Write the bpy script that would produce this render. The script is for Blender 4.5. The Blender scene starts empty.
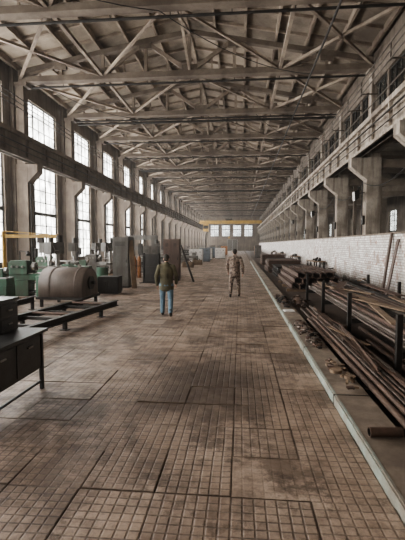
import bpy, math, random
from mathutils import Vector, Matrix
R = random.Random(11)
SC = bpy.context.scene

# ------------------------------------------------------------------ helpers
class MB:
    def __init__(s): s.v=[]; s.f=[]; s.m=[]; s.sm=[]
    def add(s, vs, fs, m=0, smooth=False):
        o=len(s.v); s.v+= [tuple(v) for v in vs]
        for f in fs: s.f.append([o+i for i in f]); s.m.append(m); s.sm.append(smooth)
    def box(s, x0,x1,y0,y1,z0,z1, m=0, M=None):
        vs=[Vector((x,y,z)) for x in (x0,x1) for y in (y0,y1) for z in (z0,z1)]
        if M: vs=[M@v for v in vs]
        s.add(vs,[(0,1,3,2),(4,6,7,5),(0,4,5,1),(2,3,7,6),(0,2,6,4),(1,5,7,3)],m)
    def beam(s,p0,p1,w,h,m=0,up=(0,0,1)):
        p0=Vector(p0);p1=Vector(p1);d=(p1-p0).normalized();u=Vector(up)
        if abs(d.dot(u))>0.98:u=Vector((1,0,0))
        a=d.cross(u).normalized();b=a.cross(d).normalized()
        vs=[p+a*i*w/2+b*j*h/2 for p in(p0,p1) for i in(-1,1) for j in(-1,1)]
        s.add(vs,[(0,1,3,2),(4,6,7,5),(0,4,5,1),(2,3,7,6),(0,2,6,4),(1,5,7,3)],m)
    def ring(s,c,d,ra,rb,n,ref):
        d=d.normalized(); a=(ref-d*ref.dot(d))
        if a.length<1e-3: a=Vector((0,1,0)) if abs(d.y)<.9 else Vector((1,0,0)); a=a-d*a.dot(d)
        a.normalize(); b=d.cross(a)
        return [c+a*ra*math.cos(2*math.pi*i/n)+b*rb*math.sin(2*math.pi*i/n) for i in range(n)]
    def rings(s,rs,m=0,cap=True,smooth=True):
        n=len(rs[0]);vs=[v for r in rs for v in r];fs=[]
        for k in range(len(rs)-1):
            for i in range(n):
                j=(i+1)%n; fs.append((k*n+i,k*n+j,(k+1)*n+j,(k+1)*n+i))
        s.add(vs,fs,m,smooth)
        if cap:
            s.add(rs[0],[tuple(range(n))[::-1]],m); s.add(rs[-1],[tuple(range(n))],m)
    def cyl(s,p0,p1,r0,r1=None,n=12,m=0,cap=True):
        p0=Vector(p0);p1=Vector(p1);r1=r0 if r1 is None else r1;d=p1-p0;ref=Vector((1,0,0))
        s.rings([s.ring(p0,d,r0,r0,n,ref),s.ring(p1,d,r1,r1,n,ref)],m,cap)
    def pipe(s,p0,p1,r,t=.008,n=12,m=0,mi=None):
        p0=Vector(p0);p1=Vector(p1);d=p1-p0;ref=Vector((1,0,0));mi=m if mi is None else mi
        o0=s.ring(p0,d,r,r,n,ref);o1=s.ring(p1,d,r,r,n,ref);i0=s.ring(p0,d,r-t,r-t,n,ref);i1=s.ring(p1,d,r-t,r-t,n,ref)
        s.rings([o0,o1],m,False); s.rings([i1,i0],mi,False); s.rings([i0,o0],m,False,False); s.rings([o1,i1],m,False,False)
    def tube(s,pts,rad,m=0,n=12,ref=(1,0,0),round_=True):
        pts=[Vector(p) for p in pts]; ref=Vector(ref); rad=[(r,r) if not isinstance(r,tuple) else r for r in rad]
        rs=[]
        for i,p in enumerate(pts):
            if i==0:d=pts[1]-p
            elif i==len(pts)-1:d=p-pts[-2]
            else:d=(pts[i+1]-p).normalized()+(p-pts[i-1]).normalized()
            d.normalize(); ra,rb=rad[i]; e=min(ra,rb)
            if i==0 and round_:
                for t in(80,55,30): rs.append(s.ring(p-d*e*math.sin(math.radians(t)),d,ra*math.cos(math.radians(t)),rb*math.cos(math.radians(t)),n,ref))
            rs.append(s.ring(p,d,ra,rb,n,ref))
            if i==len(pts)-1 and round_:
                for t in(30,55,80): rs.append(s.ring(p+d*e*math.sin(math.radians(t)),d,ra*math.cos(math.radians(t)),rb*math.cos(math.radians(t)),n,ref))
        s.rings(rs,m,True)
    def ell(s,c,a,b,h,m=0,n=16,k=10):
        c=Vector(c);rs=[]
        for j in range(k+1):
            t=-math.pi/2+math.pi*(j+.001)/(k+.002)
            rs.append([c+Vector((a*math.cos(t)*math.cos(2*math.pi*i/n),b*math.cos(t)*math.sin(2*math.pi*i/n),h*math.sin(t))) for i in range(n)])
        s.rings(rs,m,True)
    def mesh(s,name,mats):
        me=bpy.data.meshes.new(name); me.from_pydata(s.v,[],s.f)
        for mt in mats: me.materials.append(mt)
        me.polygons.foreach_set('material_index',s.m); me.polygons.foreach_set('use_smooth',s.sm); me.update()
        return me
    def obj(s,name,mats,loc=(0,0,0),rz=0,bevel=0,parent=None):
        return place(name,s.mesh(name,mats),loc,rz,bevel,parent)
def place(name,me,loc=(0,0,0),rz=0,bevel=0,parent=None):
    ob=bpy.data.objects.new(name,me); SC.collection.objects.link(ob)
    ob.location=loc; ob.rotation_euler=(0,0,rz)
    if bevel:
        b=ob.modifiers.new('bevel','BEVEL'); b.width=bevel; b.segments=2; b.limit_method='ANGLE'
    if parent: ob.parent=parent
    return ob
def empty(name,loc=(0,0,0),rz=0):
    e=bpy.data.objects.new(name,None); SC.collection.objects.link(e); e.location=loc; e.rotation_euler=(0,0,rz); e.empty_display_size=.2
    return e

# ------------------------------------------------------------------ materials
class NT:
    def __init__(s,name):
        s.mat=bpy.data.materials.new(name); s.mat.use_nodes=True; s.t=s.mat.node_tree; s.t.nodes.clear()
        s.out=s.n('ShaderNodeOutputMaterial')
    def n(s,typ,**k):
        nd=s.t.nodes.new(typ)
        for a,b in k.items(): setattr(nd,a,b)
        return nd
    def l(s,a,b): s.t.links.new(a,b)
    def math(s,op,a,b=None,c=None):
        nd=s.n('ShaderNodeMath',operation=op)
        for i,v in enumerate((a,b,c)):
            if v is None: continue
            if isinstance(v,(int,float)): nd.inputs[i].default_value=v
            else: s.l(v,nd.inputs[i])
        return nd.outputs[0]
    def noise(s,vec,scale,detail=4,rough=.6):
        nd=s.n('ShaderNodeTexNoise'); nd.inputs['Scale'].default_value=scale; nd.inputs['Detail'].default_value=detail; nd.inputs['Roughness'].default_value=rough
        s.l(vec,nd.inputs['Vector']); return nd.outputs['Fac']
    def mr(s,v,a,b,c=0,d=1):
        nd=s.n('ShaderNodeMapRange'); s.l(v,nd.inputs[0])
        for i,x in enumerate((a,b,c,d)): nd.inputs[i+1].default_value=x
        return nd.outputs[0]
    def mix(s,f,a,b,mode='MIX'):
        nd=s.n('ShaderNodeMix',data_type='RGBA',blend_type=mode)
        for i,v in ((0,f),(6,a),(7,b)):
            if isinstance(v,(int,float)): nd.inputs[i].default_value=v
            elif isinstance(v,tuple): nd.inputs[i].default_value=(*v,1) if len(v)==3 else v
            else: s.l(v,nd.inputs[i])
        return nd.outputs[2]
    def bsdf(s,col,rough=.7,metal=0,bump=None,bs=.3,bd=.01):
        b=s.n('ShaderNodeBsdfPrincipled')
        for key,v in (('Base Color',col),('Roughness',rough),('Metallic',metal)):
            if isinstance(v,(int,float)): b.inputs[key].default_value=v
            elif isinstance(v,tuple): b.inputs[key].default_value=(*v,1)
            else: s.l(v,b.inputs[key])
        if bump is not None:
            bp=s.n('ShaderNodeBump'); bp.inputs['Strength'].default_value=bs; bp.inputs['Distance'].default_value=bd
            s.l(bump,bp.inputs['Height']); s.l(bp.outputs[0],b.inputs['Normal'])
        s.l(b.outputs[0],s.out.inputs[0]); return b
    def obj(s):
        return s.n('ShaderNodeTexCoord').outputs['Object']
def weather(name,a,b,sc=1.5,rough=.75,metal=0,dirt=(.05,.035,.025),da=.5,bs=.3,fine=18,streak=0):
    t=NT(name); v=t.obj()
    n1=t.noise(v,sc,5); n2=t.noise(v,fine,4,.7); n3=t.noise(v,sc*.45,6,.7)
    c=t.mix(t.mr(n1,.35,.65),a,b)
    c=t.mix(t.math('MULTIPLY',t.mr(n3,.42,.65),da),c,dirt)
    if streak:
        mp=t.n('ShaderNodeMapping'); mp.inputs['Scale'].default_value=(3,3,.25); t.l(v,mp.inputs['Vector']); n5=t.noise(mp.outputs[0],1.2,5,.7)
        c=t.mix(t.math('MULTIPLY',t.mr(n5,.46,.62),streak),c,dirt)
    c=t.mix(t.mr(n2,.3,.8,0,.35),c,tuple(x*.45 for x in a))
    t.bsdf(c,rough,metal,n2,bs,.01); return t.mat

m_roof=weather('roof_slab_concrete',(.43,.36,.285),(.26,.21,.162),.5,.9,da=.85,dirt=(.08,.06,.045))
m_truss=weather('truss_concrete',(.21,.168,.13),(.11,.083,.062),.9,.85,da=.75,dirt=(.055,.036,.025))
m_brace=weather('bracing_steel',(.39,.32,.25),(.18,.14,.105),.9,.85,da=.8,dirt=(.08,.05,.035))
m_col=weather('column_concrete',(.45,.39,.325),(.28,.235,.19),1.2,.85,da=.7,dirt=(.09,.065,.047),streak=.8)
m_col_shade=weather('column_concrete_shaded',(.20,.158,.125),(.12,.094,.073),1.2,.85,da=.6,dirt=(.055,.04,.03),streak=.5)  # darker copy of the column concrete, backlit shade of left side in its colour
m_wall=weather('plaster_wall',(.20,.162,.128),(.125,.10,.078),.8,.9,da=.6,streak=.6)
m_dark=weather('dark_steel',(.04,.036,.033),(.022,.02,.018),3,.5,.5,da=.3)
m_cable=weather('painted_rail_steel',(.11,.09,.072),(.06,.048,.038),2,.6,.3,da=.4)
m_rust=weather('rusty_steel',(.125,.075,.052),(.07,.045,.035),5,.6,.35,da=.4)
m_pipe=weather('pipe_steel',(.24,.197,.168),(.13,.103,.085),3,.36,.65,da=.4,dirt=(.06,.038,.028))
m_green=weather('green_machine_paint',(.05,.14,.082),(.034,.085,.055),3,.5,da=.65,streak=.5)
m_teal=weather('worn_teal_paint',(.28,.36,.32),(.25,.215,.175),2.5,.6,da=.9,dirt=(.15,.115,.088))
m_grey=weather('grey_machine_paint',(.15,.143,.13),(.095,.09,.08),3,.5,da=.6,streak=.5)
m_desk=weather('desk_grey_paint',(.065,.067,.068),(.04,.041,.042),3,.38,.2,da=.3)
m_brown=weather('brown_primer',(.13,.08,.062),(.085,.055,.043),2,.6,da=.5)
m_hood=weather('hood_brown',(.17,.128,.105),(.11,.083,.068),2,.6,da=.5,streak=.4)
m_yel=weather('yellow_paint',(.50,.30,.045),(.40,.24,.04),2,.5,da=.45)
m_wood=weather('old_wood',(.25,.17,.108),(.145,.10,.065),4,.8,da=.4)
m_curb=weather('curb_concrete',(.31,.245,.188),(.18,.14,.106),2,.75,da=.85,dirt=(.08,.057,.042),streak=.4)
m_white=weather('white_panel',(.6,.57,.53),(.45,.42,.4),3,.6,da=.3)
m_blue=weather('blue_machine_paint',(.10,.12,.14),(.08,.095,.11),3,.5,da=.4)
m_orange=weather('orange_paint',(.42,.17,.055),(.33,.13,.045),3,.5,da=.5)
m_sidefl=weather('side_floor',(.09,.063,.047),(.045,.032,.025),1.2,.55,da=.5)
m_chrome=weather('bare_steel',(.4,.39,.37),(.3,.28,.26),5,.3,.9,da=.2)

t=NT('whitewashed_brick'); v=t.obj()
sx=t.n('ShaderNodeSeparateXYZ'); t.l(v,sx.inputs[0]); cx=t.n('ShaderNodeCombineXYZ'); t.l(sx.outputs[1],cx.inputs[0]); t.l(sx.outputs[2],cx.inputs[1])
bk=t.n('ShaderNodeTexBrick'); t.l(cx.outputs[0],bk.inputs['Vector']); bk.inputs['Scale'].default_value=1; bk.inputs['Brick Width'].default_value=.30; bk.inputs['Row Height'].default_value=.11; bk.inputs['Mortar Size'].default_value=.013
bk.inputs['Color1'].default_value=(.88,.86,.83,1); bk.inputs['Color2'].default_value=(.55,.52,.49,1); bk.inputs['Mortar'].default_value=(.20,.165,.14,1)
n=t.noise(v,1.2,7,.8); n6=t.noise(v,2.5,5,.8); c=t.mix(t.mr(n,.54,.59,0,.85),bk.outputs['Color'],(.27,.165,.125)); c=t.mix(t.mr(n6,.585,.62,0,.9),c,(.28,.085,.055)); n4=t.noise(v,.7,5,.7)
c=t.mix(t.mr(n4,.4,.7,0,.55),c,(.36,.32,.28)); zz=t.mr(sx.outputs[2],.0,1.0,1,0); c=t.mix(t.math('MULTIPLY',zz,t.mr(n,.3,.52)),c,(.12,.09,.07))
t.bsdf(c,.8,0,bk.outputs['Fac'],.6,-.012); m_brick=t.mat

t=NT('cast_iron_floor_plates'); uv=t.n('ShaderNodeUVMap'); uv.uv_map='UVMap'; s_=t.n('ShaderNodeSeparateXYZ'); t.l(uv.outputs[0],s_.inputs[0])
at=t.n('ShaderNodeAttribute'); at.attribute_name='rnd'; rnd=t.n('ShaderNodeSeparateColor'); t.l(at.outputs['Color'],rnd.inputs[0])
def gl(o):
    return t.mr(t.math('ABSOLUTE',t.math('SUBTRACT',t.math('FRACT',t.math('MULTIPLY',o,7.0)),.5)),.38,.455)
g=t.math('MAXIMUM',gl(s_.outputs[0]),gl(s_.outputs[1]))
ge=t.math('MULTIPLY',g,t.mr(rnd.outputs[1],.0,1,1,.2))
v=t.obj(); n1=t.noise(v,.45,6,.7); n2=t.noise(v,3,5,.7); n3=t.noise(v,40,3,.7); n5=t.noise(v,.8,7,.75); n7=t.noise(v,1.7,8,.8)
c=t.mix(rnd.outputs[0],(.32,.232,.172),(.19,.132,.096)); c=t.mix(t.mr(n1,.42,.62,0,.85),c,(.44,.34,.265)); c=t.mix(t.mr(n2,.45,.7,0,.75),c,(.13,.088,.063))
c=t.mix(t.mr(n5,.49,.57,0,.72),c,(.09,.062,.045)); c=t.mix(t.mr(n7,.53,.59,0,.7),c,(.065,.044,.032))
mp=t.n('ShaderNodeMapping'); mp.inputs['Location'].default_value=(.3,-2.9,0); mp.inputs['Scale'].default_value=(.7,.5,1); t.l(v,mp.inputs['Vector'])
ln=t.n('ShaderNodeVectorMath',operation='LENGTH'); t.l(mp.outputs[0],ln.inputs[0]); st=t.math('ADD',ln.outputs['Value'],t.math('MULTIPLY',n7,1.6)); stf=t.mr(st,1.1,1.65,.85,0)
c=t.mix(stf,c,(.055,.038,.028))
wn=t.math('MULTIPLY',ge,t.mr(n2,.3,.6,.35,.85)); c=t.mix(wn,c,(.05,.033,.023)); c=t.mix(t.mr(n3,.4,.8,0,.4),c,(.09,.062,.045))
c=t.mix(rnd.outputs[2],c,t.mix(t.mr(n2,.3,.7),(.32,.25,.2),(.18,.14,.105)))
h=t.math('ADD',t.math('MULTIPLY',ge,-1),t.math('MULTIPLY',n2,.7))
t.bsdf(c,t.mr(n2,.3,.7,.38,.68),.0,h,.6,.007); m_floor=t.mat
m_gap=weather('floor_joint_dirt',(.15,.107,.078),(.09,.064,.046),2,.9)

t=NT('dirty_window_glass'); v=t.obj(); n=t.noise(v,1.2,5,.7)
tr=t.n('ShaderNodeBsdfTransparent'); tl=t.n('ShaderNodeBsdfTranslucent'); tl.inputs[0].default_value=(.85,.85,.82,1); mx=t.n('ShaderNodeMixShader')
t.l(t.mr(n,.35,.7,.03,.35),mx.inputs[0]); t.l(tr.outputs[0],mx.inputs[1]); t.l(tl.outputs[0],mx.inputs[2]); t.l(mx.outputs[0],t.out.inputs[0]); m_glass=t.mat

# ------------------------------------------------------------------ room shell
Y0=-9.3; BAY=6.1; NB=23; YE=Y0+BAY*NB
LX=-12.2; RX=6.6; YS=Y0+.03
ys=[Y0+BAY*k for k in range(NB+1)]
b=MB(); b.box(LX-.3,20.5,Y0,YE+.6,-.35,-.022,0)
vs=list(b.v); fs=list(b.f); ms=[1]*len(fs); uvs=[]; rn=[]
for f in fs: uvs+= [(0,0)]*len(f); rn.append((0,0,0))
P=.62
nx=int((1.18-LX)/P)
for iy in range(int((YE-Y0)/P)):
    off=R.uniform(-.006,.006); yb=Y0+iy*P
    for ix in range(nx+1):
        x1=1.18-ix*P; x0=max(x1-P,LX+.02); y0=yb+off; y1=y0+P
        g_=.0015 if R.random()<.7 else .006
        if x1-x0<.1: continue
        o=len(vs); zz=R.uniform(-.004,0) if R.random()<.85 else R.uniform(-.003,.006); dx=R.uniform(-.002,.002); dy=R.uniform(-.003,.003)
        jx=R.uniform(-.002,.002); sk=R.uniform(-.004,.004)
        vs+=[(x0+g_+jx,y0+g_+sk,zz-dx-dy),(x1-g_+jx,y0+g_-sk,zz+dx-dy),(x1-g_+jx,y1-g_-sk,zz+dx+dy),(x0+g_+jx,y1-g_+sk,zz-dx+dy)]
        vs+=[(v_[0],v_[1],-.024) for v_ in vs[-4:]]
        q=[(0,0),(1,0),(1,1),(0,1)]
        a,b_=R.random(),R.random()**2; c_=0
        if R.random()<.03: c_=.7; b_=1.0
        fs.append([o,o+1,o+2,o+3]); uvs+=q; rn.append((a,b_,c_)); ms.append(0)
        for i in range(4):
            j=(i+1)%4; fs.append([o+i,o+4+i,o+4+j,o+j]); uvs+=[(.5/7,.5/7)]*4; rn.append((a,1,0)); ms.append(1)
me=bpy.data.meshes.new('floor'); me.from_pydata(vs,[],fs)
for m in (m_floor,m_gap): me.materials.append(m)
me.polygons.foreach_set('material_index',ms)
ul=me.uv_layers.new(name='UVMap'); ul.data.foreach_set('uv',[c for u in uvs for c in u])
ca=me.color_attributes.new('rnd','FLOAT_COLOR','CORNER'); col=[]
for f,r in zip(fs,rn): col+= [r[0],r[1],r[2],1]*len(f)
ca.data.foreach_set('color',col); me.update(); place('floor',me)
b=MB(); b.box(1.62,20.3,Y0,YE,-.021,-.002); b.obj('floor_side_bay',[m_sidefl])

WW=2.1; Z0=1.0; Z1=10.35
b=MB(); b.box(LX-.3,LX,Y0,YE,-.02,Z0); b.box(LX-.3,LX,Y0,YE,Z1,11.7)
for k in range(NB+1):
    y=ys[k]; b.box(LX-.3,LX,max(Y0,y-(BAY/2-WW)),min(YE,y+(BAY/2-WW)),Z0,Z1)
b.obj('wall_left',[m_wall])
def window_mesh(w,h,cols,rows,thick):
    b=MB(); x=-.15
    b.box(x-.04,x+.04,-w/2,-w/2+.07,0,h); b.box(x-.04,x+.04,w/2-.07,w/2,0,h); b.box(x-.04,x+.04,-w/2,w/2,0,.07); b.box(x-.04,x+.04,-w/2,w/2,h-.07,h)
    for i in range(1,cols):
        y=-w/2+w*i/cols; tt=.05 if i%2==0 else .022; b.box(x-tt*.7,x+tt*.7,y-tt,y+tt,0,h)
    for j in range(1,rows):
        z=h*j/rows; tt=.10 if j in thick else .022; b.box(x-tt*.5,x+tt*.5,-w/2,w/2,z-tt,z+tt)
    b.box(x-.004,x+.004,-w/2+.05,w/2-.05,.05,h-.05,1)
    return b.mesh('window',[m_dark,m_glass])
wm=window_mesh(2*WW,Z1-Z0,6,13,(4,9))
for k in range(NB):
    place('window_%d'%(k+1),wm,(LX,ys[k]+BAY/2,Z0))
b=MB()
for k in range(1,NB):
    y0=ys[k]+.8; y1=ys[k+1]-.8
    for z in (.3,.5,.7): b.cyl((LX+.14,y0,z),(LX+.14,y1,z),.055,n=8)
    for y in (y0+.2,y1-.2): b.box(LX+.08,LX+.2,y-.03,y+.03,-.002,.8)
b.obj('heating_pipes',[m_dark])

def left_col():
    b=MB(); b.box(-11.95,-11.3,-.3,.3,-.02,6.0); b.box(-12.19,-11.95,-.35,.35,-.02,11.3)
    b.add([(-11.3,-.3,5.3),(-11.3,.3,5.3),(-10.75,-.3,5.85),(-10.75,.3,5.85),(-10.75,-.3,6.28),(-10.75,.3,6.28),(-11.3,-.3,6.28),(-11.3,.3,6.28)],
          [(0,1,3,2),(2,3,5,4),(4,5,7,6),(0,2,4,6),(1,7,5,3),(0,6,7,1)])
    b.box(-11.95,-11.3,-.3,.3,6.0,6.28); b.box(-11.9,-11.45,-.24,.24,6.28,10.55)
    b.box(-11.95,-11.25,-.28,.28,10.35,10.57)
    b.cyl((-11.2,-.2,0),(-11.2,-.2,5.2),.04,n=8,m=1); b.cyl((-11.2,.12,0),(-11.2,.12,5.2),.025,n=8,m=1); b.box(-11.3,-11.05,-.15,.15,1.3,1.8,1)
    return b.mesh('column',[m_col_shade,m_dark])
def right_col():
    b=MB(); b.box(6.21,6.9,-.3,.3,-.02,6.28)
    b.add([(6.21,-.3,5.2),(6.21,.3,5.2),(5.45,-.3,5.85),(5.45,.3,5.85),(5.45,-.3,6.28),(5.45,.3,6.28),(6.21,-.3,6.28),(6.21,.3,6.28)],
          [(0,2,3,1),(2,4,5,3),(4,6,7,5),(0,6,4,2),(1,3,5,7),(0,1,7,6)])
    b.box(6.35,6.85,-.24,.24,6.28,10.55); b.box(6.2,6.95,-.28,.28,10.35,10.57)
    b.cyl((6.15,.2,2.5),(6.15,.2,5.2),.035,n=8,m=1); b.box(6.09,6.21,-.15,.12,3.0,3.45,1)
    return b.mesh('column',[m_col,m_dark])
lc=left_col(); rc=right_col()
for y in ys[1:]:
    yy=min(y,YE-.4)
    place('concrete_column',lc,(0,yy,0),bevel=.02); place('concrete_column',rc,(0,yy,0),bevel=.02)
YG=YE-.03
b=MB(); b.box(-11.12,-10.88,YS,YG,6.3,7.5); b.box(-11.28,-10.72,YS,YG,7.3,7.5); b.box(-11.2,-10.8,YS,YG,6.3,6.42)
b.box(-11.03,-10.97,YS,YG,7.5,7.62,1)
for k in range(NB): 
    for j in range(3):
        y=ys[k]+1+2*j; b.box(-11.22,-10.78,y-.05,y+.05,6.42,7.3)
b.cyl((-10.7,YS,6.9),(-10.7,YG,6.9),.035,m=2,n=6); b.cyl((-10.68,YS,6.6),(-10.68,YG,6.6),.02,m=2,n=6)
b.obj('crane_girder',[m_col_shade,m_rust,m_dark])
b=MB(); b.box(5.63,5.87,YS,YG,6.3,7.5); b.box(5.47,6.02,YS,YG,7.3,7.5); b.box(5.55,5.95,YS,YG,6.3,6.42); b.box(5.72,5.78,YS,YG,7.5,7.62,1)
for k in range(NB):
    for j in range(3):
        y=ys[k]+1+2*j; b.box(5.5,6.0,y-.05,y+.05,6.42,7.3)
b.cyl((5.42,YS,6.95),(5.42,YG,6.95),.04,m=2,n=6); b.cyl((5.44,YS,6.6),(5.44,YG,6.6),.025,m=2,n=6)
b.obj('crane_girder',[m_col,m_rust,m_dark])
b=MB(); b.box(6.04,6.34,YS,YG,7.42,7.48,0)
y=Y0+.5
while y<YG:
    b.beam((6.07,y,7.48),(6.07,y,8.5),.045,.045); y+=2.0333
for z in (7.95,8.5): b.beam((6.07,YS,z),(6.07,YG,z),.045,.045)
for k in range(1,NB):
    for q in (1.2,4.9):
        y=ys[k]+q; b.beam((6.34,y,9.0),(5.6,y,9.0),.05,.05); b.beam((5.6,y,8.9),(5.6,y,9.6),.05,.05)
for z in (8.95,9.25,9.55): b.cyl((5.57,YS,z),(5.57,YG,z),.03,n=6)
b.obj('crane_walkway_railing',[m_cable])
b=MB()
for z,x in ((8.85,-11.1),(9.1,-11.1),(9.35,-11.1)): b.cyl((x,YS,z),(x,YG,z),.022,n=6)
for y in ys[1:-1]: b.beam((-11.44,y,8.8),(-11.05,y,8.8),.05,.05); b.beam((-11.1,y,8.75),(-11.1,y,9.45),.05,.05)
b.obj('wall_conductor_rail',[m_dark])
b=MB(); b.beam((0,0,0),(-.35,0,-.05),.04,.04,0); b.beam((-.35,-.22,-.05),(-.35,.22,-.05),.03,.03,0)
b.add([(-.3,-.2,-.28),(-.3,.2,-.28),(-.3,-.2,.12),(-.3,.2,.12),(-.52,-.26,-.42),(-.52,.26,-.42),(-.56,-.26,.05),(-.56,.26,.05)],[(0,2,3,1),(0,1,5,4),(2,6,7,3),(0,4,6,2),(1,3,7,5)],0)
b.add([(-.50,-.24,-.40),(-.50,.24,-.40),(-.54,-.24,.03),(-.54,.24,.03)],[(0,1,3,2)],1)
fl=b.mesh('floodlight',[m_dark,m_white])
for k in (5,7,9,12): place('floodlight',fl,(6.2,ys[k],4.6))

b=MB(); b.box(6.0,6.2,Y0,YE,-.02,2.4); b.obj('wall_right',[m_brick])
b=MB(); b.box(5.96,6.205,Y0,YE,2.4,2.48); b.obj('trim_1',[m_curb])
b=MB(); b.box(6.45,6.8,Y0,YE,9.75,11.3); b.box(6.45,6.75,Y0,YE,6.5,7.9)
for k in range(NB):
    for j in (1,2): y=ys[k]+BAY*j/3; b.box(6.5,6.7,y-.12,y+.12,7.9,9.75)
b.obj('wall_right_upper',[m_wall])
wm3=window_mesh(1.75,1.85,3,3,())
q_=0
for k in range(1,NB):
    for j in range(3): 
        q_+=1; place('window_%d'%(3*NB+q_),wm3,(6.75,ys[k]+BAY*(j+.5)/3,7.9))
b=MB(); b.box(19.7,20,Y0,YE,-.02,1.6); b.box(19.7,20,Y0,YE,6.5,10.6)
for y in ys: b.box(19.6,20.05,max(Y0,y-1.6),min(YE,y+1.6),1.6,6.5)
b.obj('wall_right_outer',[m_wall])
wm2=window_mesh(2.9,4.9,4,7,(3,))
for k in range(NB): place('window_%d'%(NB+k+1),wm2,(20,ys[k]+BAY/2,1.6))
b=MB(); b.box(6.8,20,Y0,YE,10.6,10.8)
for y in ys: b.beam((6.9,y,10.2),(19.7,y,10.2),.3,.7); b.box(13,13.5,y-.25,y+.25,0,10) ; b.beam((6.9,y,6.0),(13,y,6.0),.25,.4); b.beam((6.9,y+3,8.2),(19.6,y+3,8.2),.12,.2); b.box(9.5,9.75,y+2.0,y+2.25,-.002,8)
b.box(12.9,13.3,Y0,YE,6.2,7.2)
b.obj('ceiling_side_bay',[m_truss])

b=MB(); YW=YE
wins=[(-9.5,-6.9,4.6,8.2),(-5.9,-3.3,4.6,8.2),(-2.3,.3,4.6,8.2),(1.3,3.9,4.6,8.2)]
b.box(LX-.3,20,YW,YW+.3,8.2,13.6)
prev=LX-.3
for w in wins[:4]: b.box(prev,w[0],YW,YW+.3,4.6,8.2); prev=w[1]
b.box(prev,20,YW,YW+.3,4.6,8.2)
b.box(LX-.3,-4.2,YW,YW+.3,-.02,4.6); b.box(-.9,20,YW,YW+.3,-.02,4.6); b.box(-4.2,-.9,YW,YW+.3,3.6,4.6)
b.obj('wall_back',[m_wall])
for i,w in enumerate(wins[:4]):
    me=window_mesh(2.6,3.6,4,5,(3,)); ob=place('window_%d'%(2*NB+i+1),me,((w[0]+w[1])/2,YW,4.6),math.pi/2)
b=MB()
b.box(-4.15,-2.57,YW-.05,YW+.03,0,3.58); b.box(-2.53,-.95,YW-.05,YW+.03,0,3.58)
for x in (-4.15,-2.53):
    for z in (.1,1.2,2.3,3.4): b.box(x+.05,x+1.53,YW-.09,YW-.05,z-.04,z+.04)
b.obj('door_1',[m_grey])
b=MB(); b.box(LX-.3,-5,Y0-.3,Y0,-.02,13.6); b.box(1,20,Y0-.3,Y0,-.02,13.6); b.box(-5,1,Y0-.3,Y0,4.8,13.6); b.obj('wall_front_light_block',[m_wall])  # unseen wall added behind the camera to cut the light from there

EX0,EX1=-12.5,6.9; EZ=11.35; CXR=-2.8; RZ=13.2
def rz(x): 
    return RZ-(RZ-EZ)*abs(x-CXR)/(EX1-CXR)
b=MB()
th=.14
b.add([(EX0,Y0,EZ),(CXR,Y0,RZ),(CXR,YE+.3,RZ),(EX0,YE+.3,EZ),(EX0,Y0,EZ+th),(CXR,Y0,RZ+th),(CXR,YE+.3,RZ+th),(EX0,YE+.3,EZ+th)],[(0,1,2,3),(4,7,6,5),(0,3,7,4),(0,4,5,1),(3,2,6,7)])
b.add([(CXR,Y0,RZ),(EX1,Y0,EZ),(EX1,YE+.3,EZ),(CXR,YE+.3,RZ),(CXR,Y0,RZ+th),(EX1,Y0,EZ+th),(EX1,YE+.3,EZ+th),(CXR,YE+.3,RZ+th)],[(0,1,2,3),(4,7,6,5),(1,5,6,2),(0,4,5,1),(3,2,6,7)])
x=CXR-9
while x<=CXR+9.01:
    z=rz(x); b.box(x-.055,x+.055,Y0,YE,z-.28,z+.02,1); x+=1.5
for k in range(NB):
    for j in range(4):
        y=ys[k]+BAY*(j+.5)/4
        for s in (-1,1):
            b.beam((CXR,y,RZ-.06),(CXR+s*9.3,y,rz(CXR+s*9.3)-.06),.1,.16,1)
b.obj('ceiling',[m_roof,m_brace])

def truss():
    b=MB(); xa,xb=-11.75,6.5; n=8; zb=10.72
    X=[xa+(xb-xa)*i/n for i in range(n+1)]
    zt=lambda x: rz(x)-.40
    b.box(xa,xb,-.19,-.05,zb-.14,zb+.14); b.box(xa,xb,.05,.19,zb-.14,zb+.14); b.box(xa,xb,-.22,.22,zb-.16,zb-.12)
    for i in range(n): 
        b.beam((X[i],0,zt(X[i])),(X[i+1],0,zt(X[i+1])),.28,.24)
        if i%2==0: b.beam((X[i],0,zb+.1),(X[i+1],0,zt(X[i+1])),.16,.19,1)
        else: b.beam((X[i],0,zt(X[i])),(X[i+1],0,zb+.1),.16,.19,1)
    for i in range(0,n+1): b.beam((X[i],0,zb),(X[i],0,zt(X[i])),.14,.15,1)
    for i in range(0,n,1):
        xm=(X[i]+X[i+1])/2; b.beam((xm,0,zb),(xm,0,(zb+zt(xm))/2),.08,.08,1)
    for i in (2,4,6): b.box(X[i]-.4,X[i]+.4,-.1,.1,zb-.1,zb+.45)
    for i in (1,3,5,7): b.box(X[i]-.32,X[i]+.32,-.1,.1,zt(X[i])-.36,zt(X[i])+.1)
    return b.mesh('roof_truss',[m_truss,m_brace])
tm=truss()
for y in ys[1:]: place('roof_truss',tm,(0,min(y,YE-.25),0))
b=MB()
X=[-11.75+18.25*i/8 for i in range(9)]
for k in range(1,NB):
    y0,y1=ys[k],ys[k+1]
    for i in ((0,2),(6,8)):
        b.beam((X[i[0]],y0,10.78),(X[i[1]],y1,10.78),.12,.12); b.beam((X[i[1]],y0,10.78),(X[i[0]],y1,10.78),.12,.12)
    for i in (2,6): b.beam((X[i],y0,10.8),(X[i],y1,10.8),.15,.15)
    b.beam((X[4],y0,12.75),(X[4],y1,12.75),.12,.12)
    if k%2==0:
        b.beam((X[4],y0,12.75),(X[4],y1,10.85),.12,.12); b.beam((X[4],y1,12.75),(X[4],y0,10.85),.12,.12)
    b.beam((X[4],y0,10.8),(X[2],y1,10.8),.1,.1); b.beam((X[4],y0,10.8),(X[6],y1,10.8),.1,.1)
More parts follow.
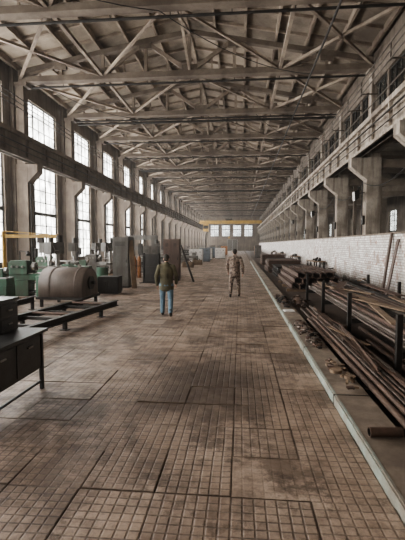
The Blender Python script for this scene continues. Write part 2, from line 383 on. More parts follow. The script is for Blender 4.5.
b.obj('roof_bracing',[m_brace])
b=MB()
for k in range(1,NB,1):
    y=ys[k]+.32; b.cyl((-11.3,y,10.45),(6.2,y,10.45),.055,n=8)
    for i in range(1,8): b.beam((X[i],y,10.45),(X[i],y-.15,10.7),.03,.03)
    if k%3==0: b.cyl((-11.3,y+.3,10.35),(6.2,y+.3,10.35),.08,n=8)
b.cyl((3.4,YS,10.35),(3.4,YG,10.35),.05,n=8)
b.obj('ceiling_pipes',[m_dark])
b=MB()
for (xa,ka,xb_,kb,sag) in ((-9.5,3,-3,4,.6),(-3,4,3.5,5,.5),(-10.5,5,-5,6,.7),(1,6,5.5,7,.6),(-8,7,-1,8,.6),(-4,9,4,10,.7),(-10,10,-3,12,.8),(2,3,5.8,4,.5)):
    p0=Vector((xa,ys[ka],10.5)); p1=Vector((xb_,ys[kb],10.5)); pts=[p0.lerp(p1,i/12)-Vector((0,0,sag*4*(i/12)*(1-i/12))) for i in range(13)]
    b.tube(pts,[.018]*13,0,6)
for k in range(3,NB):
    p0=Vector((6.12,ys[k],5.1)); p1=Vector((6.12,ys[k+1] if k<NB-1 else YG,5.1)); pts=[p0.lerp(p1,i/10)-Vector((0,0,.5*4*(i/10)*(1-i/10))) for i in range(11)]
    b.tube(pts,[.02]*11,0,6)
b.obj('hanging_cables',[m_dark])

# ------------------------------------------------------------------ curb
b=MB(); b.box(1.2,1.62,YS,48,-.02,.11,0); b.box(1.185,1.2,YS,48,-.02,.10,1); b.box(1.2,1.225,YS,48,.11,.114,1)
y=YS
while y<48: b.box(1.18,1.63,y-.008,y+.008,-.02,.116,2); y+=2.4
b.obj('concrete_curb',[m_curb,m_teal,m_dark])

# ------------------------------------------------------------------ pipes & stock on right
def sleepers(b,x0,x1,yl,z0,z1,m):
    for y in yl: b.box(x0,x1,y-.06,y+.06,z0,z1,m)
b=MB(); sleepers(b,1.66,2.28,(3.2,5.5,8,10.5),-.002,.08,1)
xs_=1.70
spec=[.042,.03,.045,.036,.03,.033,.045]
for i,r in enumerate(spec):
    xs_+=r; e=12.2-R.random()*2.5; s0=2.2+R.random()*.6
    b.pipe((xs_,s0,.08+r),(xs_+R.uniform(-.01,.01),e,.08+r),r,m=0 if i%3 else 2,mi=1); xs_+=r+.004
for i in range(6):
    r=R.uniform(.025,.038); x_=1.78+i*.08; b.pipe((x_,2.6+R.random(),.205),(x_+R.uniform(-.03,.03),11.2-R.random()*3,.205),r,m=0 if i%2 else 2,mi=1)
for i in range(16):
    y_=3.2+R.random()*7.5; L=R.uniform(.5,1.9); a=R.uniform(-.22,.22); x_=2.0-L/2*math.sin(a)+R.uniform(-.08,.08); zz=.262+R.random()*.03
    k=R.random(); d=Vector((math.sin(a),math.cos(a),0))*L; p=Vector((x_,y_,zz))
    if k<.4: b.beam(p,p+d,R.uniform(.04,.12),.012,R.choice((2,3)))
    elif k<.75: b.pipe(p,p+d,R.uniform(.015,.03),.005,10,R.choice((0,2)),1)
    else: b.beam(p,p+d,.05,.006,2); b.beam(p+Vector((.025,0,.025)),p+d+Vector((.025,0,.025)),.006,.05,2)
b.obj('steel_pipe_bundle',[m_pipe,m_dark,m_rust,m_wood])
b=MB()
for y in (6.3,9.1,11.9,14.7):
    b.box(2.36,2.44,y-.04,y+.04,-.002,.95); b.box(4.46,4.54,y-.04,y+.04,-.002,.95); b.box(2.44,4.46,y-.05,y+.05,.28,.38); b.box(2.34,2.5,y-.1,y+.1,-.002,.02)
    b.box(4.4,4.6,y-.1,y+.1,-.002,.02)
b.obj('stock_rack',[m_dark])
b=MB()
for lay in range(3):
    z=.38+.05+lay*.088
    for i in range(18-lay*2):
        r=R.choice((.043,.035,.025)); x_=2.52+lay*.05+i*.1+R.uniform(-.004,.004)
        b.pipe((x_,5.0+R.random()*1.2,z),(x_+R.uniform(-.02,.02),14.2+R.random()*1.9,z),r,m=R.choice((0,0,1,2)),mi=2,n=10)
b.obj('steel_tube_stack',[m_pipe,m_rust,m_dark])
b=MB()
for i in range(9):
    r=R.uniform(.02,.05); x_=2.62+i*.19; b.pipe((x_,4.9+R.random(),.0+r),(x_+R.uniform(-.03,.03),7.5+R.random()*4,r),r,m=R.choice((0,1,2)),mi=2)
b.obj('steel_bar_pile',[m_pipe,m_rust,m_dark])
b=MB()
for i in range(9):
    x_=2.45+(i%5)*.42+R.random()*.1; y_=2.4+R.random()*.5; L=R.uniform(1.4,1.9); a=R.uniform(-.12,.12); zz=.012+.03*(i//5)
    b.beam((x_,y_,zz),(x_+L*math.sin(a),y_+L*math.cos(a),zz),R.uniform(.12,.2),.025,i%2)
b.obj('timber_boards',[m_wood,m_rust])
b=MB()
for i,(x_,y_,L,a) in enumerate(((2.6,7.0,2.6,.15),(3.1,9.6,3.0,-.1),(2.9,12.2,2.2,.3),(3.7,7.5,3.2,.05),(3.5,11,2.4,-.35),(2.75,10.0,1.8,-.02),(2.9,6.2,1.9,.4),(3.3,8.2,2.2,-.25),(4.0,10.5,3,.02),(2.7,13,1.9,.1))):
    zz=.665+.028*(i%3); b.beam((x_,y_,zz),(x_+L*math.sin(a),y_+L*math.cos(a),zz),R.uniform(.12,.24),.026,i%3==2)
b.obj('timber_planks',[m_wood,m_rust])
b=MB(); b.pipe((0,0,.048),(.32,.03,.048),.048,.01,16,0,1); b.obj('cut_pipe',[m_rust,m_dark],(1.27,4.0,.116))
def ibeam(b,p0,L,h,w,m=0,ax='y'):
    x,y,z=p0
    b.box(x-w/2,x+w/2,y,y+L,z,z+.02,m); b.box(x-w/2,x+w/2,y,y+L,z+h-.02,z+h,m); b.box(x-.01,x+.01,y,y+L,z+.02,z+h-.02,m)
b=MB(); sleepers(b,2.0,4.6,(17.5,19.5,21.5),-.002,.12,1)
for lay in range(3):
    for i in range(8-lay): ibeam(b,(2.2+i*.3+lay*.12,17+R.random()*.5,.12+lay*.24),5.4+R.random(),.24,.18,0)
b.obj('steel_beam_stack',[m_rust,m_wood])
for (yy,xx,hh) in ((24.5,2.2,.7),(29,2.0,.9),(34,2.4,.8),(40,2.1,1.0)):
    b=MB(); b.box(0,2.2,0,.12,0,.1,1); b.box(0,2.2,2.6,2.72,0,.1,1); z=.1
    while z<hh: 
        o=R.uniform(-.08,.08); b.box(o,2.2+o,-.3+o,3.1+o,z,z+.035,0); z+=.05
    b.obj('sheet_metal_stack',[m_rust if xx<2.15 else m_dark,m_wood],(xx,yy,-.002))
def heap(name,loc,rx,ry,h,n,mats,seed,base=True):
    rr=random.Random(seed); b=MB()
    for i in range(n):
        a=rr.random()*6.28; q=math.sqrt(rr.random()); x=rx*q*math.cos(a); y=ry*q*math.sin(a); z=h*(1-q)*rr.uniform(.3,1)+.03
        L=rr.uniform(.12,.4)*min(1,rx*2); d=Vector((rr.uniform(-1,1),rr.uniform(-1,1),rr.uniform(-.15,.15))).normalized()*L/2; c=Vector((x,y,z+.02))
        k=rr.random(); mi=rr.randrange(len(mats))
        if k<.45: b.beam(c-d,c+d,rr.uniform(.03,.09),rr.uniform(.015,.04),mi)
        elif k<.8: b.pipe(c-d,c+d,rr.uniform(.02,.04),.006,8,mi)
        else: b.cyl(c,c+Vector((0,0,.04)),rr.uniform(.04,.09),n=12,m=mi)
    rs=[[Vector((rx*s*math.cos(t*.3927),ry*s*math.sin(t*.3927),zz)) for t in range(16)] for s,zz in ((1,0),(.75,h*.3),(.4,h*.6),(.1,h*.7))]
    if base: b.rings(rs,0)
    b.obj(name,mats,loc)
heap('scrap_metal_heap',(1.98,13.9,-.002),.26,1.0,.3,60,[m_rust,m_pipe,m_dark],3)
heap('scrap_metal_heap',(5.2,12.2,-.002),.55,1.5,.75,140,[m_rust,m_dark,m_wood],4)
heap('scrap_metal_heap',(5.2,18.3,-.002),.6,1.8,.65,120,[m_dark,m_rust,m_wood],5)
heap('scrap_metal_heap',(5.2,8.6,-.002),.5,1.5,.6,140,[m_rust,m_dark,m_wood],6)
heap('scrap_metal_heap',(5.1,23.5,-.002),.6,2.2,.8,120,[m_dark,m_wood,m_rust],9)
heap('scrap_metal_heap',(1.41,8.6,.112),.16,1.3,.10,90,[m_rust,m_pipe,m_dark],7,False)
heap('scrap_metal_heap',(1.41,13.5,.112),.16,1.5,.16,70,[m_rust,m_dark],8,False)
heap('scrap_metal_heap',(1.45,5.9,.112),.12,.7,.05,26,[m_rust,m_wood],12,False)
b=MB(); b.box(0,.3,0,.35,0,.01); b.box(.02,.28,.02,.33,.01,.03); b.obj('steel_plate_offcut',[m_white],(1.26,11.4,.115),.1)
b=MB(); b.beam((5.6,16.5,0.05),(5.93,16.6,2.45),.16,.07); b.beam((5.5,15.8,0.05),(5.93,15.9,2.2),.14,.05); b.obj('leaning_timber',[m_brown])
def bench(L,mtop,mleg):
    b=MB(); b.box(0,.8,0,L,.78,.85,0)
    for y in (.05,L/2,L-.13):
        for x in (.04,.68): b.box(x,x+.08,y,y+.08,0,.78,1)
    b.box(.05,.75,.1,L-.1,.2,.24,1)
    for i in range(10): 
        x=R.uniform(.08,.6);y=R.uniform(.1,L-.3);b.box(x,x+.12,y,y+.2,.85,.85+R.uniform(.05,.25),1)
    return b.mesh('workbench',[mtop,mleg])
bm_=bench(3,m_wood,m_dark)
for y in (28.5,40.5,52.8,65): place('workbench',bm_,(5.05,y,-.002))

# ------------------------------------------------------------------ left objects
b=MB()
b.box(-.04,1.34,-.04,1.42,.80,.84)
for x in (0,1.24):
    for y in (.0,1.32): b.box(x,x+.05,y,y+.05,0,.80)
b.box(.9,1.27,.06,1.31,.3,.79); b.box(1.27,1.285,.09,.68,.34,.76); b.box(1.27,1.285,.71,1.29,.34,.76)
b.box(1.285,1.31,.33,.45,.66,.68,1); b.box(1.285,1.31,.94,1.06,.66,.68,1)
b.box(.05,.9,.02,.04,.45,.80); b.box(1.245,1.275,.05,1.32,.1,.13)
b.obj('steel_desk',[m_desk,m_chrome],(-4.0,3.95,.0),bevel=.006)
b=MB(); b.box(0,.7,0,.45,0,.40); b.box(-.02,.72,-.02,.47,.40,.44); b.box(.7,.71,.04,.41,.03,.18); b.box(.7,.71,.04,.41,.21,.37); b.box(.71,.73,.18,.28,.1,.12,1);b.box(.71,.73,.18,.28,.28,.30,1)
b.obj('tool_chest',[m_desk,m_chrome],(-3.76,4.85,.84),bevel=.005)
def track(L,w,h):
    b=MB()
    for x in (0,w):
        ibeam(b,(x,0,h-.16),L,.16,.12)
    n=int(L/.9)
    for i in range(n+1):
        y=.1+i*(L-.2)/n; b.box(0,w,y-.04,y+.04,h-.13,h-.06)
        if i%2==0:
            for x in (0,w): b.box(x-.04,x+.04,y-.04,y+.04,0,h-.16); b.box(x-.09,x+.09,y-.09,y+.09,0,.015)
    for i in range(int(L/.6)):
        y=.35+i*.6
        if i%3==0: b.cyl((.06,y,h-.02),(w-.06,y,h-.02),.035,n=10,m=1)
    return b.mesh('roller_track',[m_dark,m_rust])
place('roller_track',track(4.6,1.15,.34),(-5.5,7.4,0),-.15)
place('roller_track',track(6.0,1.0,.4),(-7.6,6.0,0),-.04)
b=MB()
for i in range(5): ibeam(b,(-.1+i*.22,0,.0),2.6,.18,.12)
b.obj('steel_beam_stack',[m_rust],(-9.6,6.0,0),.05)
b=MB(); L=1.5; prof=[]
for i in range(13):
    a=math.pi*i/12; prof.append((.62*math.cos(a),.42+.5*math.sin(a)))
prof=[(.62,0)]+prof+[(-.62,0)]
rs=[[Vector((x,p[0]*s,p[1]*(s if p[1]>0 else 1))) for p in prof] for x,s in ((0,.95),(.03,1),(L-.03,1),(L,.96))]
b.rings(rs,0)
for x in (.35,L-.3):
    r2=[[Vector((x+dx,p[0]*1.02,p[1]*1.02)) for p in prof] for dx in (0,.05)]; b.rings(r2,0)
b.cyl((L-.01,0,.42),(L+.06,0,.42),.22,n=24,m=1); b.cyl((L+.05,0,.42),(L+.16,0,.42),.06,n=16,m=1)
b.box(-.05,L+.05,-.68,.68,-.08,0,1)
for x in (.05,L-.1):
    for y in (-.6,.52): b.box(x,x+.08,y,y+.08,-.33,-.08,1)
b.obj('rounded_machine_hood',[m_hood,m_dark],(-6.4,12.95,.33),-.05)

def lathe(paint,L=2.8):
    b=MB()
    b.box(0,.75,-.3,.3,0,.62,0); b.box(L-.5,L,-.28,.28,0,.62,0); b.box(.75,L-.5,-.25,.25,.12,.2,1)
    b.box(0,L,-.26,.26,.62,.86,0); b.box(.7,L,-.2,-.12,.86,.9,2); b.box(.7,L,.12,.2,.86,.9,2)
    b.box(0,.72,-.3,.3,.86,1.32,0); b.box(.04,.68,-.26,.26,1.32,1.38,0)
    b.cyl((.72,0,1.12),(.82,0,1.12),.09,n=20,m=2); b.cyl((.82,0,1.12),(.95,0,1.12),.19,n=24,m=2); b.cyl((.95,0,1.12),(L-.55,0,1.12),.035,n=12,m=2)
    for a in (0,2.09,4.19): b.box(.95,1.0,.08*math.cos(a)-.03,.08*math.cos(a)+.03,1.12+.08*math.sin(a)-.03,1.12+.08*math.sin(a)+.03,2)
    b.box(1.4,1.8,-.34,.3,.9,.97,0); b.box(1.45,1.75,-.37,-.27,.6,.93,0); b.box(1.52,1.68,-.12,.1,.97,1.1,2); b.cyl((1.55,-.37,.78),(1.55,-.43,.78),.1,n=20,m=2)
    b.box(L-.55,L-.2,-.14,.14,.9,1.2,0); b.cyl((L-.2,0,1.12),(L-.1,0,1.12),.1,n=20,m=2)
    for q in range(3): b.cyl((.15+q*.2,-.3,1.15),(.15+q*.2,-.35,1.15),.045,n=12,m=2)
    b.beam((.2,.25,1.35),(.2,.25,1.75),.04,.04,1); b.beam((.2,.25,1.75),(.6,.05,1.7),.035,.035,1); b.cyl((.6,.05,1.72),(.66,0,1.6),.05,.1,12,1)
    b.cyl((.9,-.24,.7),(L-.05,-.24,.7),.018,n=8,m=2)
    b.box(.9,L-.6,-.3,.3,.5,.54,1)
    return b.mesh('lathe',[paint,m_dark,m_chrome])
lg=lathe(m_green); ly=lathe(m_grey,3.2); ld=lathe(m_dark,3.0)
place('lathe',lg,(-8.9,15.1,0),.08,.01); place('lathe',lg,(-10.5,12.9,0),.02,.01); place('lathe',ld,(-10.9,10.6,0),.0,.01)
def drill():
    b=MB(); b.box(-.35,.35,-.25,.35,0,.12); b.cyl((0,.15,.12),(0,.15,2.0),.1,n=16,m=2); b.box(-.2,.2,-.4,.35,1.6,2.1); b.cyl((0,-.25,1.6),(0,-.25,1.3),.05,n=12,m=2); b.cyl((0,-.25,1.3),(0,-.25,1.12),.015,n=8,m=2)
    b.box(-.28,.28,-.45,.12,.85,.93); b.cyl((0,.3,2.1),(0,.3,2.4),.13,n=16,m=1)
    for a in (0,2.1,4.2): b.beam((.22,-.2,1.75),(.22+.02,-.2+.22*math.cos(a),1.75+.22*math.sin(a)),.02,.02,2)
    return b.mesh('drill_press',[m_grey,m_dark,m_chrome])
dm=drill()
for p in ((-9.3,18.9),(-7.6,22.9),(-10.3,28.6),(-6.3,37.5),(-9,43.5),(-8.0,16.9),(-9.9,23.4),(-7.0,33.6)): place('drill_press',dm,(p[0],p[1],0),R.uniform(-.5,.5),.01)
for i,(x,y,g_) in enumerate(((-10.6,20.5,1),(-9.8,25.2,0),(-8.6,27.0,2),(-10.2,30.6,0),(-9.7,38.5,2),(-7.4,40.5,0),(-9.5,46,0),(-7,49,2),(-9.5,54,0),(-7.2,59,2),(-9,66,0),(-7,74,2),(-8.5,84,0))):
    place('lathe',(ly,lg,ld)[g_],(x,y,0),R.uniform(-.08,.08))
def cabinet(w,d,h,mat,name):
    b=MB(); b.box(0,w,0,d,.08,h); b.box(.03,w-.03,.03,d-.03,0,.08,1); n=max(1,round(w/.55))
    for i in range(n):
        x0=i*w/n+.02; x1=(i+1)*w/n-.02; b.box(x0,x1,-.018,0,.12,h-.04); b.box(x1-.09,x1-.06,-.045,-.018,h*.5,h*.5+.14,1)
        for q in range(4): b.box(x0+.1,x1-.14,-.024,-.018,h-.25-q*.05,h-.23-q*.05,1)
    b.box(w,w+.015,.05,d-.05,.14,h-.06); b.box(w+.015,w+.04,d/2-.06,d/2+.06,h*.5,h*.52,1)
    return b.mesh(name,[mat,m_dark])
place('electrical_cabinet',cabinet(.85,.6,.7,m_dark,'electrical_cabinet'),(-5.75,15.9,0),0,.008)
place('metal_cabinet',cabinet(.75,1.0,2.35,m_grey,'metal_cabinet'),(-5.85,18.2,0),0,.01)
place('metal_locker',cabinet(.9,.6,2.3,m_brown,'metal_locker'),(-4.25,22.2,0),0,.01)
b=MB(); b.box(0,.95,0,.05,.0,1.5)
for x in (0,.9): b.box(x,x+.06,-.05,.1,0,1.55)
for z in (.1,.8,1.4): b.box(0,.95,-.04,0,z,z+.07)
b.box(-.1,.0,-.25,.3,0,.05); b.box(.95,1.05,-.25,.3,0,.05)
b.obj('welding_screen',[m_dark],(-5.0,20.6,0),-.3)
b=MB(); b.cyl((-2.45,21.3,.03),(-3.25,22.1,1.95),.055,n=10); b.obj('leaning_pole',[m_dark])
b=MB(); b.beam((-4.75,17.9,.02),(-5.06,18.4,2.2),.22,.05); b.obj('leaning_plank',[m_wood])
b=MB(); b.cyl((0,0,0),(0,0,.85),.29,n=24)
for z in (.02,.28,.56,.83): b.cyl((0,0,z-.015),(0,0,z+.015),.302,n=24)
b.cyl((.12,0,.85),(.12,0,.87),.04,n=10)
dr=b.mesh('oil_drum',[m_green]); place('oil_drum',dr,(-7.2,14.3,0)); place('oil_drum',dr,(-6.9,19.8,0))
b=MB(); b.cyl((-10.6,17.4,0),(-10.6,17.4,2.6),.09,n=14,m=0); b.box(-10.7,-8.1,17.34,17.46,2.3,2.45); b.beam((-10.6,17.4,2.6),(-8.5,17.4,2.45),.05,.05); b.box(-10.8,-10.4,17.2,17.6,0,.03)
b.box(-9.0,-8.75,17.3,17.5,2.08,2.3,1); b.cyl((-8.87,17.4,2.08),(-8.87,17.4,1.6),.01,n=6,m=1); b.cyl((-8.87,17.4,1.6),(-8.87,17.4,1.5),.04,.02,8,1)
b.obj('jib_crane',[m_yel,m_dark])
def crate(w,d,h,seed):
    rr=random.Random(seed); b=MB()
    for z in [i*.12 for i in range(int(h/.12))]:
        b.box(0,w,-.02,0,z,z+.1); b.box(0,w,d,d+.02,z,z+.1); b.box(-.02,0,0,d,z,z+.1); b.box(w,w+.02,0,d,z,z+.1)
    b.box(0,w,0,d,.02,.05)
    for x in (0,w-.05):
        for y in (0,d-.05): b.box(x,x+.05,y,y+.05,0,h)
    for i in range(22):
        c=Vector((rr.uniform(.12,w-.12),rr.uniform(.12,d-.12),rr.uniform(h*.6,h+.08))); dd=Vector((rr.uniform(-1,1),rr.uniform(-1,1),rr.uniform(-.6,.6))).normalized()*rr.uniform(.08,.13)
        b.cyl(c-dd,c+dd,rr.uniform(.02,.05),n=8,m=1)
    b.box(.05,w-.05,.05,d-.05,.05,h*.6,1)
    return b.mesh('parts_crate',[m_wood,m_rust])
c1=crate(.9,.7,.5,1)
for x,y,r_ in ((-9.2,9.0,.0),(-7.0,20.9,.0),(-4.6,24.2,.1),(-5.9,28.7,.2),(-5.0,35,.0),(-4.6,39.5,.1)): place('parts_crate',c1,(x,y,0),r_)
b=MB()
for x in (0,.28,.56):
    b.tube([(x,0,.11),(x,0,1.15),(x,0,1.28)],[.11,.11,.05],0,16); b.cyl((x,0,1.25),(x,0,1.4),.03,n=10,m=1); b.cyl((x,0,0),(x,0,.1),.112,n=16)
b.box(-.15,.71,-.14,-.12,.7,.74,1); b.box(-.15,.71,.12,.14,.7,.74,1)
gb=b.mesh('gas_cylinder_rack',[m_orange,m_dark]); place('gas_cylinder_rack',gb,(-6.6,23.8,0),.2); place('gas_cylinder_rack',gb,(-4.4,50,0),.2)
cg=cabinet(1.0,.7,1.9,m_grey,'metal_cabinet'); cw=cabinet(1.4,.9,1.5,m_white,'control_cabinet'); cb=cabinet(1.2,.8,1.6,m_blue,'control_cabinet'); co_=cabinet(1.2,.8,1.7,m_orange,'control_cabinet')
for x,y,c,nm in ((-6.2,25.5,cg,'metal_cabinet'),(-5.8,31.5,cg,'metal_cabinet'),(-5.4,43,cw,'control_cabinet'),(-4.7,47,cb,'control_cabinet'),(-5.1,53,cw,'control_cabinet'),(-4.9,61,cb,'control_cabinet'),(-5.3,70,cg,'metal_cabinet'),(-3.5,57,cw,'control_cabinet'),(-4.6,82,cg,'metal_cabinet'),(-3.6,76,co_,'control_cabinet'),(2.2,62,cg,'metal_cabinet'),(2.6,75,co_,'control_cabinet')):
    place(nm,c,(x,y,0 if x<0 else -.002))
b=MB(); b.box(0,.4,0,.6,0,2.7); b.box(2.2,2.6,0,.6,0,2.7); b.box(-.1,2.7,.05,.55,2.4,2.8); b.box(.4,2.2,-.1,.1,1.5,1.9); b.box(1.1,1.5,-.25,-.1,1.2,2.1,1); b.box(.5,2.1,-2,2.6,0,.7,1); b.box(.55,2.05,-1.8,2.2,.7,.78,2)
b.obj('planing_machine',[m_grey,m_dark,m_chrome],(-9.9,34.6,0),0,.01)
b=MB(); z=7.62
for y in (0,1.6): b.box(-11.1,5.85,y,y+.35,z+.15,z+.95)
for x in (-11.15,5.55): b.box(x,x+.35,-.4,2.4,z+.01,z+.4)
b.box(-4,-2.2,-.1,2.1,z+.95,z+1.5,1); b.cyl((-3.1,1,z+.2),(-3.1,1,4.2),.04,n=8,m=1); b.box(-3.35,-2.85,.8,1.2,3.7,4.2)
b.box(-10.2,-8.7,-.3,1.2,z-2.0,z+.1); b.box(-10.1,-8.8,-.32,-.3,z-1.3,z-.4,1)
b.obj('bridge_crane',[m_yel,m_dark],(0,112,0))

# ------------------------------------------------------------------ people
def cloth(name,a,b_,scale=6):
    t=NT(name); v=t.obj(); n=t.noise(v,scale,3); n2=t.noise(v,14,3); c=t.mix(t.mr(n,.35,.65),a,b_); t.bsdf(c,.9,0,n2,.6,.015); return t.mat
t=NT('camouflage_cloth'); v=t.obj(); n=t.noise(v,13,1,.4); n2=t.noise(v,17,1,.4); c=t.mix(t.mr(n,.48,.5),(.20,.145,.115),(.085,.06,.048)); c=t.mix(t.mr(n2,.58,.6),c,(.27,.215,.17)); t.bsdf(c,.9,0,t.noise(v,14,3),.6,.015); m_camo=t.mat
m_olive=cloth('olive_jacket',(.11,.095,.055),(.07,.062,.038)); m_jean=cloth('blue_jeans',(.14,.205,.25),(.09,.14,.18)); m_boot=cloth('boot_leather',(.03,.025,.02),(.02,.018,.016))
m_skin=cloth('skin',(.50,.30,.22),(.46,.27,.20)); m_hair=cloth('dark_hair',(.03,.022,.018),(.02,.015,.012),30); m_cap=cloth('dark_cap',(.05,.045,.035),(.035,.03,.025)); m_eye=cloth('eye_dark',(.02,.02,.02),(.02,.02,.02)); m_lip=cloth('lips',(.35,.15,.12),(.33,.14,.11))
def remesh(name,b,mats,voxel,smooth,chains,parent):
    ob=b.obj('tmp',[]); r=ob.modifiers.new('r','REMESH'); r.mode='VOXEL'; r.voxel_size=voxel
    s=ob.modifiers.new('s','SMOOTH'); s.iterations=smooth; s.factor=.5
    dg=bpy.context.evaluated_depsgraph_get(); me=bpy.data.meshes.new_from_object(ob.evaluated_get(dg)); me.name=name
    bpy.data.objects.remove(ob)
    for m in mats: me.materials.append(m)
    segs=[]
    for pts,rad,mi in chains:
        for i in range(len(pts)-1):
            ra=[max(q) if isinstance(q,tuple) else q for q in rad]
            segs.append((Vector(pts[i]),Vector(pts[i+1]),ra[i],ra[i+1],mi))
    if segs:
        for p in me.polygons:
            c=p.center; best=9; bi=0
            for a,b_,r0,r1,mi in segs:
                d=b_-a; tt=max(0,min(1,(c-a).dot(d)/d.length_squared)); q=(c-(a+d*tt)).length-(r0+(r1-r0)*tt)
                if q<best: best=q;bi=mi
            p.material_index=bi
    for p in me.polygons: p.use_smooth=True
    return place(name,me,parent=parent)
def person(name,loc,rzv,pose,jacket,trouser,head,scale=1.0,hem=.84):
    E=empty(name,loc,rzv); E.scale=(scale,)*3
    b=MB(); ch=[]
    def C(pts,rad,mi,ref=(1,0,0)):
        b.tube(pts,rad,0,14,ref); ch.append((pts,rad,mi))
    tp=[(0,0,hem),(0,0,.95),(0,.005,1.08),(0,.0,1.22),(0,-.005,1.36),(0,-.005,1.43)]
    b.tube(tp,[(.195,.14),(.19,.14),(.18,.13),(.195,.14),(.195,.13),(.14,.09)],0,18)
    for sx_ in (-.07,0,.07): ch.append(([(sx_,0,hem-.02),(sx_,0,1.4)],[.12,.12],0))
    C([(0,0,1.42),(0,.0,1.50)],[.075,.062],0)
    C([(0,.0,1.48),(0,.012,1.58)],[.052,.052],3)
    C([(-.17,0,1.40),(0,0,1.43),(.17,0,1.40)],[.07,.07,.07],0,(0,1,0))
    for s,side in ((-1,'L'),(1,'R')):
        A=pose['arm'+side]; C([(s*.19,0,1.40)]+A,[.075,.062,.048],0,(0,1,0))
        w=Vector(A[1]); e=Vector(A[0]); d=(w-e).normalized(); C([tuple(w-d*.01),tuple(w+d*.045)],[.028,.026],3,(0,1,0))
        K,An,Toe,Heel=pose['leg'+side]
        C([(s*.10,0,.90),K,An],[.105,.076,.064],1)
        C([tuple(Vector(An)+Vector((0,0,.03))),An],[.05,.05],2)
        C([Heel,tuple((Vector(Heel)+Vector(Toe))/2+Vector((0,0,.012))),Toe],[(.04,.04),(.046,.042),(.042,.03)],2)
    C([(-.06,0,.88),(.06,0,.88)],[.12,.12],1,(0,1,0))
    remesh('body',b,[jacket,trouser,m_boot,m_skin],.012,4,ch,E)
    b=MB()
    for z in (hem-.075,):
        rs=[b.ring(Vector((0,0,z+dz)),Vector((0,0,1)),.206,.154,24,Vector((1,0,0))) for dz in (0,.04,.10)]
        b.rings(rs,0,True)
    b.box(-.035,.035,-.155,-.13,1.02,1.3,0)
    for x in (-.13,.06): b.box(x,x+.07,.118,.145,.96,1.02,0)
    b.obj('jacket_hem',[jacket],parent=E)
    for s,side in ((-1,'L'),(1,'R')):
        A=pose['arm'+side]; w=Vector(A[1]); e=Vector(A[0]); d=(w-e).normalized(); h=MB(); inn=-s
        h.tube([(0,0,0),(0,0,-.04),(0,0,-.085)],[(.016,.026),(.015,.04),(.012,.038)],0,12,(1,0,0))
        for yo,L in ((-.031,.058),(-.0105,.072),(.0105,.078),(.031,.07)):
            a=.25; p=[Vector((0,yo,-.075))]
            for q in range(3):
                p.append(p[-1]+Vector((inn*math.sin(a),0,-math.cos(a)))*L/3*(1.15 if q==0 else .95)); a+=.35
            h.tube([tuple(x) for x in p],[.0095,.009,.008,.007],0,8)
        h.tube([(0,.022,-.02),(inn*.012,.05,-.045),(inn*.022,.056,-.075),(inn*.028,.05,-.095)],[.013,.011,.0095,.008],0,8)
        q=Vector((0,0,-1)).rotation_difference(d).to_matrix().to_4x4(); M=Matrix.Translation(w+d*.03)@q
        h.v=[tuple(M@Vector(v_)) for v_ in h.v]
        remesh('hand_'+side.lower(),h,[m_skin],.0035,2,[],E)
    h=MB(); hc=Vector((0,.02,1.635))
    h.ell(hc+Vector((0,-.012,.012)),.074,.092,.095); h.ell(hc+Vector((0,.022,-.035)),.056,.062,.075); h.tube([(0,.02,1.50),(0,.02,1.6)],[.052,.055],0)
    h.tube([tuple(hc+Vector((0,.085,.012))),tuple(hc+Vector((0,.104,-.028)))],[.009,.014],0,8); h.ell(hc+Vector((0,.075,-.095)),.02,.02,.016)
    h.ell(hc+Vector((0,.072,.03)),.05,.02,.012)
    for s in (-1,1): h.ell(hc+Vector((s*.076,-.005,-.008)),.012,.022,.034)
    remesh('head',h,[m_skin],.005,3,[],E)
    b=MB()
    for s in (-1,1): b.ell(hc+Vector((s*.03,.078,.006)),.013,.01,.007,0)
    b.ell(hc+Vector((0,.083,-.058)),.024,.008,.006,1); b.obj('face',[m_eye,m_lip],parent=E)
    h=MB()
    if head=='cap':
        h.ell(hc+Vector((0,-.014,.04)),.086,.104,.085); h.tube([tuple(hc+Vector((-.05,.085,.035))),tuple(hc+Vector((0,.12,.03))),tuple(hc+Vector((.05,.085,.035)))],[.02,.03,.02],0,8,(0,1,0)); h.ell(hc+Vector((0,-.05,-.02)),.068,.05,.06)
        remesh('cap',h,[m_cap],.006,3,[],E)
    else:
        h.ell(hc+Vector((0,-.022,.03)),.082,.096,.09); h.ell(hc+Vector((0,-.055,-.02)),.066,.045,.065)
        remesh('hair',h,[m_hair],.006,2,[],E)
    return E
poseA=dict(armL=[(-.275,-.07,1.14),(-.27,.06,.90)],armR=[(.28,.05,1.14),(.27,.19,.93)],
  legL=[(-.12,.17,.50),(-.13,.20,.10),(-.14,.37,.034),(-.13,.16,.045)],legR=[(.12,.0,.485),(.125,-.25,.165),(.13,-.13,.035),(.125,-.29,.115)])
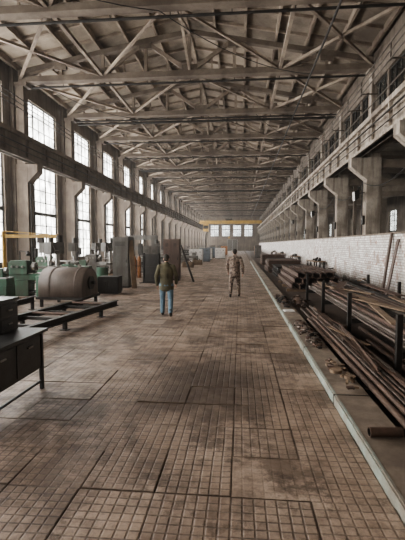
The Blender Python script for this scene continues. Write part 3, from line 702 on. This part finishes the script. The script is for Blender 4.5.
poseB=dict(armL=[(-.27,.06,1.14),(-.25,.2,.92)],armR=[(.285,-.08,1.14),(.29,-.02,.885)],
  legL=[(-.13,.01,.485),(-.15,-.23,.165),(-.155,-.11,.035),(-.15,-.27,.115)],legR=[(.13,.16,.50),(.15,.19,.10),(.155,.36,.034),(.15,.15,.045)])
person('man_in_olive_jacket',(-2.04,11.1,.0),.12,poseA,m_olive,m_jean,'cap',.985)
person('man_in_camouflage_suit',(-.2,15.4,.0),.0,poseB,m_camo,m_camo,'hair',1.05)

# ------------------------------------------------------------------ light and dusty air
w=bpy.data.worlds.new('World'); SC.world=w; w.use_nodes=True; wt=w.node_tree; bg=wt.nodes['Background']; bg.inputs[0].default_value=(.93,.96,1,1); bg.inputs[1].default_value=2.5
vs_=wt.nodes.new('ShaderNodeVolumeScatter'); vs_.inputs['Color'].default_value=(.95,.91,.86,1); vs_.inputs['Density'].default_value=.0011; vs_.inputs['Anisotropy'].default_value=.3
wt.links.new(vs_.outputs[0],wt.nodes['World Output'].inputs['Volume'])
def area(name,loc,rot,sx_,sy_,rad,col=(1,1,1)):
    l=bpy.data.lights.new(name,'AREA'); l.shape='RECTANGLE'; l.size=sx_; l.size_y=sy_; l.energy=rad*math.pi*sx_*sy_; l.color=col
    o=bpy.data.objects.new(name,l); SC.collection.objects.link(o); o.location=loc; o.rotation_euler=rot
area('daylight_left',(LX-1.2,(Y0+YE)/2,6.5),(0,-math.pi/2,0),12,YE-Y0+4,16,(1,.99,.97))
area('daylight_right',(21,(Y0+YE)/2,5),(0,math.pi/2,0),8,YE-Y0+4,4,(.95,1,.97))
area('daylight_end',(-2.8,YE+1.5,6.4),(-math.pi/2,0,0),18,4,8,(.95,.98,1))

# ------------------------------------------------------------------ camera
cam=bpy.data.cameras.new('camera'); co=bpy.data.objects.new('camera',cam); SC.collection.objects.link(co)
cam.sensor_fit='VERTICAL'; cam.sensor_height=36; cam.lens=27; cam.clip_end=500
co.location=(0,0,2.0); co.rotation_euler=(math.radians(90-3.6),0,math.radians(5.3)); SC.camera=co
SC.view_settings.view_transform='AgX'; SC.view_settings.look='AgX - Medium High Contrast'; SC.view_settings.exposure=0.4
